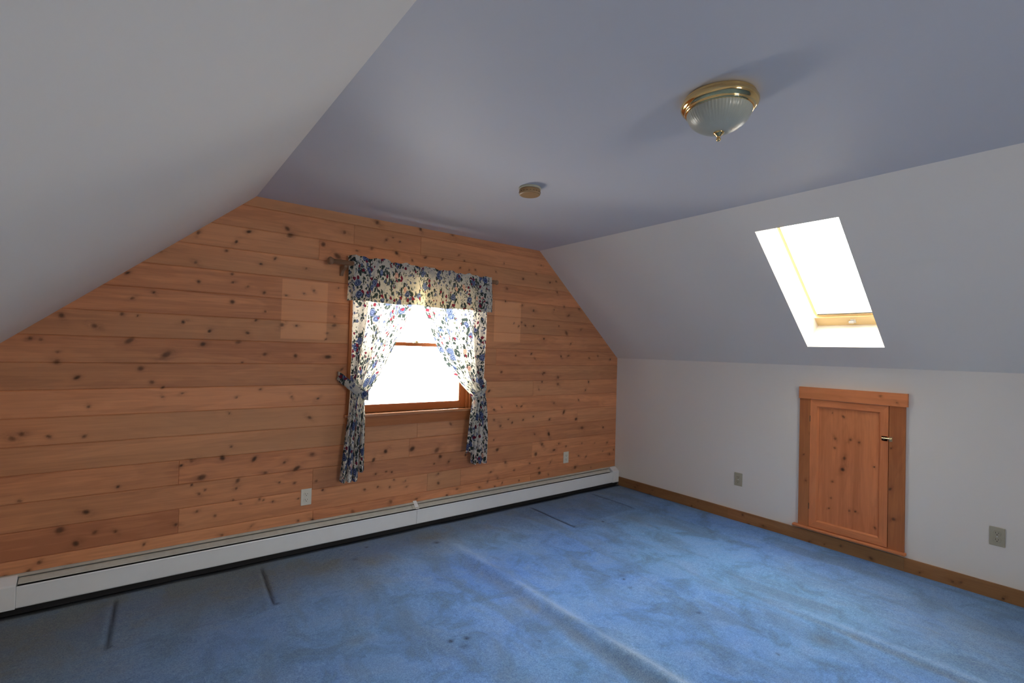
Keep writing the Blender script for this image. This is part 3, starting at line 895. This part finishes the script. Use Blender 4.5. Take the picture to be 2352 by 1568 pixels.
# ------------------------------------------------------------------ curtains
def cloth_mesh(f, nu, nv, wid, hgt, uoff=0., voff=0., thick=.0):
    """f(u, v) -> xyz; the cloth's own size gives the print its scale"""
    V = []; UV = []
    for j in range(nv+1):
        for i in range(nu+1):
            u, v = i/nu, j/nv
            V.append(f(u, v)); UV.append((u*wid+uoff, v*hgt+voff))
    F = [(j*(nu+1)+i, j*(nu+1)+i+1, (j+1)*(nu+1)+i+1, (j+1)*(nu+1)+i) for j in range(nv) for i in range(nu)]
    me = raw(V, F)
    ul = me.uv_layers.new(name='UVMap')
    vi = np.empty(len(me.loops), np.int32); me.loops.foreach_get('vertex_index', vi)
    ul.data.foreach_set('uv', np.array(UV, np.float32)[vi].ravel())
    return me


def interp(tab, z):
    t = sorted(tab)
    return float(np.interp(z, [a for a, _ in t], [b_ for _, b_ in t]))


def curve_from_px(pts, off):
    return [(p[2], p[0]) for p in (to_gable(x, y, off) for x, y in pts)]


CY = .088
L_in = curve_from_px([(948, 706), (930, 752), (912, 785), (885, 840), (864, 875), (843, 903), (836, 918), (838, 960), (838, 1010), (837, 1086)], CY)
L_out = curve_from_px([(809, 700), (807, 790), (804, 860), (803, 905), (800, 950), (792, 1000), (786, 1050), (779, 1105)], CY)
R_in = curve_from_px([(972, 705), (985, 745), (1000, 790), (1020, 830), (1045, 865), (1065, 890), (1083, 908), (1084, 920), (1079, 950), (1074, 990), (1067, 1040)], CY)
R_out = curve_from_px([(1117, 716), (1115, 760), (1110, 850), (1107, 880), (1112, 905), (1116, 940), (1118, 1000), (1114, 1062)], CY)
L_in += [(2.0, -2.44)]; R_in += [(2.0, -2.40)]; L_out += [(2.0, -2.975)]; R_out += [(2.0, -1.815)]


def smooth_tab(tab):
    zs = np.linspace(.40, 2.0, 81)
    v = np.array([interp(tab, z) for z in zs])
    k = np.array([1, 2, 3, 2, 1.])/9
    v2 = np.convolve(np.pad(v, 2, mode='edge'), k, 'valid')
    return list(zip(zs, v2))


L_in, L_out, R_in, R_out = (smooth_tab(t_) for t_ in (L_in, L_out, R_in, R_out))


def panel(name, outer, inner, zt, zb_out, zb_in, tie_z, phase, label, seed):
    nf = 4.5
    full = .70

    def f(u, v):
        k_ = min(1, max(0, (u-.62)/.14)); k_ = k_*k_*(3-2*k_)
        zb = zb_out+(zb_in-zb_out)*k_ + .006*math.sin(u*nf*2*math.pi*1.0+phase)
        z = zt+(zb-zt)*v
        xo, xi = interp(outer, z), interp(inner, z)
        wd = abs(xi-xo)
        comp = max(0, 1-wd/full)
        ph = 2*math.pi*nf*u+phase+.9*math.sin(u*5+seed)+.35*math.sin(z*5+u*9)
        near = math.exp(-((z-tie_z)/.10)**2)
        amp = .006+.020*comp*min(1.0, 1.35-.6*near)
        topk = max(0, min(1, (zt-z)/.25))
        amp *= .45+.55*topk
        uu = u+.035*math.sin(ph*1.0+1.2)*comp*1.6
        x = xo+(xi-xo)*uu
        hang = max(0, min(1, (z-1.74)/.20)); hang = hang*hang*(3-2*hang)
        y = -CY-.008+.040*hang+amp*(1-.75*hang)*math.sin(ph)+.003*(1-hang)*math.sin(ph*2.3+1)
        y -= .010*near*math.sin(math.pi*u)          # the bunched cloth stands out under the tie
        y = min(y, -.048)
        return (x, y, z)
    me = cloth_mesh(f, 200, 170, full, zt-zb_out, seed*1.7, seed*.9)
    cx = interp(outer, 1.3)
    root = empty(name, (cx, -CY, zt), label, 'curtain', 'floral window curtains')
    pnl = link('curtain_panel', me, M['cloth'], root, smooth=True)
    return root


def tieback(root, path, wid, seed):
    pts = [Vector(p) for p in path]
    # closed Catmull-Rom loop
    P = []
    n = len(pts)
    for i in range(n):
        p0, p1, p2, p3 = pts[i-1], pts[i], pts[(i+1) % n], pts[(i+2) % n]
        for k in range(10):
            t_ = k/10
            P.append(.5*((2*p1)+(-p0+p2)*t_+(2*p0-5*p1+4*p2-p3)*t_*t_+(-p0+3*p1-3*p2+p3)*t_**3))
    n = len(P)
    V = []; UV = []; F = []
    L_ = 0
    rows = 5
    for i in range(n+1):
        p = P[i % n]; q = P[(i+1) % n]
        tdir = (q-p).normalized()
        side = Vector((0, 0, 1)); side = (side-tdir*side.dot(tdir)).normalized()
        out = tdir.cross(side)
        for j in range(rows):
            h = (j/(rows-1)-.5)
            V.append(p+side*h*wid+out*.003*math.sin(i*1.1+j*2)); UV.append((L_, h*wid+seed))
        L_ += (q-p).length
    for i in range(n):
        for j in range(rows-1):
            F.append((i*rows+j, (i+1)*rows+j, (i+1)*rows+j+1, i*rows+j+1))
    me = raw(V, F)
    ul = me.uv_layers.new(name='UVMap')
    vi = np.empty(len(me.loops), np.int32); me.loops.foreach_get('vertex_index', vi)
    ul.data.foreach_set('uv', np.array(UV, np.float32)[vi].ravel())
    o = link('tieback', me, M['cloth2'], root, smooth=True)
    s = o.modifiers.new('thickness', 'SOLIDIFY'); s.thickness = .004
    return o


cl = panel('curtain', L_out, L_in, 1.995, .455, .515, 1.06, .4, 'left floral cotton curtain panel tied back, reaching lower than the other', 1)
tieback(cl, [(-3.03, -.035, 1.20), (-2.985, -.105, 1.150), (-2.92, -.150, 1.095), (-2.855, -.140, 1.058), (-2.825, -.095, 1.055), (-2.86, -.052, 1.075), (-2.94, -.040, 1.13)], .058, .3)
cr = panel('curtain', R_out, R_in, 1.995, .455, .56, 1.03, 2.0, 'right floral cotton curtain panel tied back, shorter than the other', 2)
tieback(cr, [(-1.80, -.035, 1.15), (-1.80, -.100, 1.12), (-1.84, -.140, 1.075), (-1.885, -.145, 1.045), (-1.925, -.105, 1.028), (-1.90, -.055, 1.045), (-1.84, -.040, 1.10)], .045, 1.1)


def valance():
    x0, x1 = -2.992, -1.748

    def f(u, v):
        zt = 2.040+.010*math.sin(u*3.0+1.4)+.006*math.sin(u*41)+.004*math.sin(u*97)
        if u < .24: zt += .006
        zb = 1.735+.004*math.sin(u*19)
        z = zt+(zb-zt)*v
        fall = min(1, max(0, (v-.12)/.5))
        x = x0+(x1-x0)*u+.004*math.sin(u*60+v*3)+(-.006+.010*u)*fall
        ph = u*2*math.pi*7+1.1*math.sin(u*9)
        y = RY-.026-.014*fall+(.003+.011*fall)*math.sin(ph)+.0035*(1-fall)*math.sin(u*2*math.pi*26+2*math.sin(u*13))
        if v < .12: y += .010*(.12-v)/.12+.006*math.sin(u*2*math.pi*21)*(.12-v)/.12
        # returns towards the wall at both ends
        e = max(0, (.025-u)/.025)+max(0, (u-.975)/.025)
        y += e*.05
        return (x, min(y, RY-.0195) if e < .02 else y, z)
    me = cloth_mesh(f, 320, 60, 1.75, .31, 4.2, 2.1)
    root = empty('valance', ((x0+x1)/2, RY, 2.0), 'gathered floral valance on the wooden rod across the top of the window', 'valance')
    link('valance_front', me, M['cloth2'], root, smooth=True)

    def g(u, v):
        x = x0+.012+(x1-x0-.024)*u
        z = 2.03-.07*v
        return (x, RY+.0215+.0015*math.sin(u*2*math.pi*26), z+.004*math.sin(u*80))
    me = cloth_mesh(g, 200, 6, 1.75, .07, 2.2, .6)
    link('rod_pocket', me, M['cloth2'], root, smooth=True)


valance()

# ------------------------------------------------------------------ baseboard heater along the gable
hx0, hx1 = -WD+.004, -.012
ht = empty('baseboard_heater', (-2.39, 0, .02), 'long white metal baseboard heater under the boarded gable wall', 'heater')
HB, HF, HT = .026, -.066, .192
XL, XR, XM = -4.612, -.105, -2.392
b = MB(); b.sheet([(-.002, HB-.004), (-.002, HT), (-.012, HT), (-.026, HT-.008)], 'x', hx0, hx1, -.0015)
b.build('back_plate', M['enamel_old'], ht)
b = MB()
for k in range(int((XR-XL)/.03)):
    x = XL+.02+k*.03
    b.box(x, x+.002, -.052, -.006, .062, .125)
b.lathe([(.011, XL-XL), (.011, XR-XL)], (XL, -.03, .092), 12, 'x')
o = b.build('fin_element', M['fin'], ht)
b = MB()
b.box(hx0, hx1, -.045, -.003, .001, .052)
b.box(XL, XR, -.054, -.004, .128, .140)
b.build('gap_shade_block', M['black'], ht)  # black blocks standing in for the shade under and inside the heater
for (xa, xb2) in ((XL+.003, -2.425), (-2.425, XR-.030)):
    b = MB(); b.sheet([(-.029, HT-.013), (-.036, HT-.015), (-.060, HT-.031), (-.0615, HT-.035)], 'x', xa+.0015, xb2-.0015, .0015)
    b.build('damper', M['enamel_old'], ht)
for (xa, xb2) in ((XL-.0, XM), (XM, XR-.0)):
    b = MB(); b.sheet([(-.058, HT-.045), (HF, HT-.042), (HF-.002, HT-.048), (HF-.0005, HT-.056), (HF, HB+.018), (HF+.004, HB+.012), (HF+.012, HB+.011)], 'x', xa+.001, xb2-.001, .0015)
    b.build('front_panel', M['enamel'], ht)
for (xa, xb2) in ((hx0, XL), (XR, hx1)):
    b = MB()
    b.prism([(0, HT), (-.012, HT+.001), (-.028, HT-.006), (-.064, HT-.031), (HF-.004, HT-.040), (HF-.004, HB+.010), (0, HB+.010)], 'x', xa, xb2)
    b.build('end_cap', M['enamel'], ht, bevel=.003)
b = MB(); b.sheet([(-.003, HT+.010), (-.014, HT+.004), (-.028, HT-.008), (-.058, HT-.030), (-.066, HT-.036)], 'x', XM-.008, XM+.022, .001)
b.build('joint_clip', M['enamel'], ht)

# ------------------------------------------------------------------ baseboard and access door on the right knee wall
K2 = [(1780, 860, 3.563, '278,1370,5 405,1388,4 538,1400,5 785,1503,6'), (1500, 1150, 2.76, '245,32,4 568,88,5 607,148,4 697,157,5 1900,512,4 1953,515,4 2220,620,5 1690,455,3'),
      (1150, 980, 3.92, '1365,570,4 1345,610,4 1720,710,4 1775,670,3 1210,545,3 1232,530,3')]
kb = read_knots(K2, lambda x, y: to_right(x, y, .015), 1, 2, .75)
t = Wood()
t.box(-.015, 0, -1.292, -.068, 0, .090, 'y', 3, .55, [k for k in kb if k[0] > -1.29], 'x')
t.box(-.015, 0, -2.533, -1.293, 0, .090, 'y', 9, .35, [k for k in kb if -2.53 < k[0] < -1.29], 'x')
t.box(-.015, 0, YB, -2.534, 0, .090, 'y', 15, .40, [k for k in kb if -3.5 < k[0] < -2.53], 'x')
props(t.build('baseboard_right', M['base']), 'brown knotty pine baseboard along the right knee wall', 'baseboard', kind='structure')
t = Wood()
t.box(-WD, -WD+.015, YB, -.07, 0, .090, 'y', 21, .5)
props(t.build('baseboard_left', M['base']), 'brown pine baseboard along the left knee wall', 'baseboard', kind='structure')
t = Wood()
t.box(-WD+.016, -.016, YB, YB+.015, 0, .090, 'x', 21, .5)
props(t.build('baseboard_front', M['base']), 'brown pine baseboard along the end wall', 'baseboard', kind='structure')

dr = empty('door_1', (0, -2.2, .09), 'small knotty pine access door with wooden casing in the right knee wall', 'door', kind='structure')
KD = [(1780, 860, 3.563, '558,345,5 468,315,3 490,525,5 615,535,5 685,555,4 485,600,4 565,685,6 550,778,7 467,877,4 455,1010,3 438,1095,3 605,1115,4 655,1122,4 810,757,4 815,1255,3')]
KC = [(1780, 860, 3.563, '295,490,4 235,652,3 250,867,4 950,602,4 942,937,5 970,1183,6')]
KH = [(1780, 860, 3.563, '865,175,4 998,230,3')]
kd = read_knots(KD, lambda x, y: to_right(x, y, .012), 2, 1, .85)
kc = read_knots(KC, lambda x, y: to_right(x, y, .018), 2, 1, .85)
kh = read_knots(KH, lambda x, y: to_right(x, y, .026), 1, 2, .85)
DY0, DY1, DZ0, DZ1 = -1.944, -2.440, .128, 1.101
t = Wood(); t.box(-.018, 0, -1.868, DY0+.002, .124, 1.104, 'z', 2, .55, kc, 'x'); t.build('side_casing', M['casing'], dr)
t = Wood(); t.box(-.018, 0, DY1-.004, -2.534, .124, 1.104, 'z', 5, .75, kc, 'x'); t.build('side_casing', M['casing'], dr)
t = Wood(); t.box(-.026, 0, -1.864, -2.546, 1.104, 1.194, 'y', 7, .35, kh, 'x'); t.build('head_casing', M['door'], dr)
t = Wood(); t.box(-.040, 0, -1.832, -2.546, .104, .124, 'y', 8, .25); t.build('door_sill', M['door'], dr, weld=True, bevel=.006)
t = Wood()
t.frame(DY1, DY0, DZ0, DZ1, [(0, 0), (0, .0185), (.047, .0185), (.050, .016), (.058, .005)], 'x', 0, -1, tone=.25)
lf_ = t.build('door_leaf', M['door'], dr)
t = Wood(); t.box(-.0055, 0, DY1+.056, DY0-.056, DZ0+.056, DZ1-.056, 'z', 11, .3, kd, 'x'); t.build('door_panel', M['door'], lf_)
b = MB(); b.box(-.0185, -.016, -2.400, -2.436, .856, .890)
b.box(-.0205, -.018, -2.444, -2.463, .858, .888)
b.lathe([(0, 0), (.005, 0), (.005, .056), (0, .056)], (-.024, -2.460, .876), 14, 'y')
b.box(-.028, -.018, -2.412, -2.420, .868, .884); b.box(-.028, -.018, -2.447, -2.455, .868, .884)
b.build('latch', M['brass_dull'], dr, bevel=.0008)
for z in (.93, .26):
    b = MB(); b.lathe([(0, 0), (.0032, 0), (.0032, .045), (0, .045)], (-.019, DY0+.001, z), 12, 'z'); b.build('hinge', M['bronze'], dr)

# ------------------------------------------------------------------ skylight
sk = empty('window_2', S((SU0+SU1)/2, (SY0+SY1)/2, WELL), 'skylight with pale pine frame deep in the right slope', 'window', kind='structure')


def slope_wood(u0, u1, y0, y1, d0, d1, grain, mk, name, parent, tone=.4, bevel=.002):
    t = Wood(); t.box(u0, u1, y0, y1, d0, d1, grain, 1.3*u0, tone)
    me = t.mesh()
    me.transform(Matrix(((_sd[0], 0, _sn[0], 0), (0, 1, 0, 0), (_sd[2], 0, _sn[2], H1), (0, 0, 0, 1))))
    return link(name, me, M[mk], parent)


fw_ = .022
u0s, u1s = SU0-.026, SU1
fr = slope_wood(u0s, u0s+.085, SY1, SY0, WELL-.004, WELL+.04, 'y', 'velux', 'bottom_rail', sk)
slope_wood(u0s+.085, u0s+.105, SY1, SY0, WELL+.012, WELL+.05, 'y', 'velux', 'sash_rail', sk, .2)
for ya, yb_ in ((SY0, SY0-fw_), (SY1+fw_, SY1)):
    slope_wood(u0s+.105, u1s-.06, yb_, ya, WELL+.006, WELL+.05, 'x', 'velux', 'side_rail', sk, .2)
slope_wood(u1s-.06, u1s, SY1, SY0, WELL-.0, WELL+.05, 'y', 'velux', 'top_rail', sk)
def skbox(u0, u1, y0, y1, d0, d1, m, name):
    b = MB(); b.box(u0, u1, y0, y1, d0, d1)
    me = b.mesh(); me.transform(Matrix(((_sd[0], 0, _sn[0], 0), (0, 1, 0, 0), (_sd[2], 0, _sn[2], H1), (0, 0, 0, 1))))
    return link(name, me, m, sk)
skbox(u0s+.09, u1s-.05, SY1+.01, SY0-.01, WELL+.034, WELL+.038, M['glass'], 'glass_pane')
skbox(u0s+.104, u0s+.108, SY1+.02, SY0-.02, WELL+.008, WELL+.014, M['black'], 'gasket')
skbox(u0s+.028, u0s+.058, -2.205, -2.235, WELL-.010, WELL-.004, M['steel'], 'latch')
skbox(u0s+.036, u0s+.050, -2.195, -2.225, WELL-.024, WELL-.010, M['steel'], 'latch_lever')


# ------------------------------------------------------------------ ceiling light
LX, LY = -2.480, -2.570
lamp = empty('ceiling_light', (LX, LY, H2), 'flush ceiling light with polished brass ring and ribbed frosted glass bowl', 'ceiling light')
b = MB()
b.lathe([(.100, 0), (.118, -.001), (.126, -.006), (.128, -.011), (.126, -.014), (.131, -.018), (.1355, -.025), (.1360, -.032), (.132, -.040), (.124, -.046),
         (.1205, -.047), (.1215, -.051), (.119, -.056), (.113, -.058), (.106, -.055)], (LX, LY, H2), 96)
b.build('brass_ring', M['brass'], lamp, smooth=True)
b = MB()
prof = []
for k in range(26):
    a = k/25*math.pi/2
    prof.append(((.100*math.cos(a)**1.12+.008*math.cos(a))+.006 if k < 25 else .006, -.050-.082*math.sin(a)))
b.lathe(prof, (LX, LY, H2), 240, ripple=lambda a, k: .006*math.cos(60*a)*(1-k/25))
b.build('glass_bowl', M['opal'], lamp, smooth=True)
b = MB()
b.lathe([(0, -.127), (.016, -.127), (.0195, -.130), (.0195, -.134), (.013, -.139), (.0085, -.144), (.005, -.148), (.0045, -.150), (.0075, -.153), (.0085, -.157), (.0070, -.161), (.003, -.1635), (0, -.164)], (LX, LY, H2), 32)
b.build('finial', M['brass'], lamp, smooth=True)

# ------------------------------------------------------------------ smoke detector
DX, DY = -2.365, -1.325
sd = empty('smoke_detector', (DX, DY, H2), 'round yellowed smoke detector on the ceiling above the window', 'smoke detector')
b = MB(); b.lathe([(0, 0), (.064, 0), (.0655, -.003), (.0655, -.010), (.063, -.012), (.0, -.012)], (DX, DY, H2), 64); b.build('mounting_ring', M['beige'], sd, smooth=False)
b = MB(); b.lathe([(.060, -.010), (.0605, -.014), (.0625, -.016), (.0625, -.036), (.061, -.041), (.056, -.0445), (.030, -.046), (0, -.046)], (DX, DY, H2), 64); cov = b.build('cover', M['yellowed'], sd, smooth=False, bevel=.0)
b = MB()
for k in range(20):
    a = 2*math.pi*k/20
    cx_, cy_ = DX+.0622*math.cos(a), DY+.0622*math.sin(a)
    b.lathe([(0, -.0012), (.0028, -.0012), (.0028, .0012), (0, .0012)], (cx_, cy_, H2-.030), 8, 'z')
b.build('vent_hole', M['slot'], cov)


# ------------------------------------------------------------------ outlets
def outlet(loc, facing, pm, label, hgt=.112, wid=.070):
    r = empty('electrical_outlet', loc, label, 'outlet', 'duplex wall outlets')
    # local frame: x across, z up, front towards -y
    b = MB(); b.box(-wid/2, wid/2, -.006, 0, -hgt/2, hgt/2)
    loc0 = Vector(loc)
    def fin_(b_, name, m, par=r, **k):
        me = b_.mesh(); o = bpy.data.objects.new(name, me); me.materials.append(m); COL.objects.link(o); o.parent = par
        if k.get('bevel'):
            mo = o.modifiers.new('bevel', 'BEVEL'); mo.width = k['bevel']; mo.segments = 2; mo.limit_method = 'ANGLE'
        return o
    fin_(b, 'cover_plate', pm, bevel=.003)
    for zc in (.0195, -.0195):
        b = MB()
        n = 28
        poly = []
        for i in range(n):
            a = 2*math.pi*i/n
            poly.append((.0172*math.cos(a), zc+max(-.0135, min(.0135, .0172*math.sin(a)))))
        b.prism(poly, 'y', -.0085, -.001)
        rc = fin_(b, 'receptacle', pm, bevel=.0006)
        b = MB(); b.box(-.0078, -.0058, -.0092, -.006, zc-.001, zc+.008)
        b.box(.0058, .0078, -.0092, -.006, zc-.0, zc+.007)
        b.lathe([(0, -.0092), (.0026, -.0092), (.0026, -.006)], (0, 0, zc-.0075), 14, 'y')
        fin_(b, 'socket_slots', M['slot'], rc)
    b = MB(); b.lathe([(0, -.0078), (.0028, -.0074), (.0032, -.005)], (0, 0, 0), 16, 'y'); fin_(b, 'screw', M['steel'])
    r.rotation_euler[2] = 0 if facing == 'gable' else -math.pi/2
    return r


outlet((-3.2070, 0, .362), 'gable', M['white_plate'], 'white outlet on the boarded wall, left of the hanging curtains')
outlet((-.7395, 0, .364), 'gable', M['white_plate'], 'white outlet on the boarded wall, near the right corner')
outlet((0, -1.378, .355), 'right', M['tan_plate'], 'almond outlet on the white knee wall between corner and access door')
outlet((0, -2.981, .372), 'right', M['tan_plate'], 'almond outlet on the white knee wall, right of the access door')
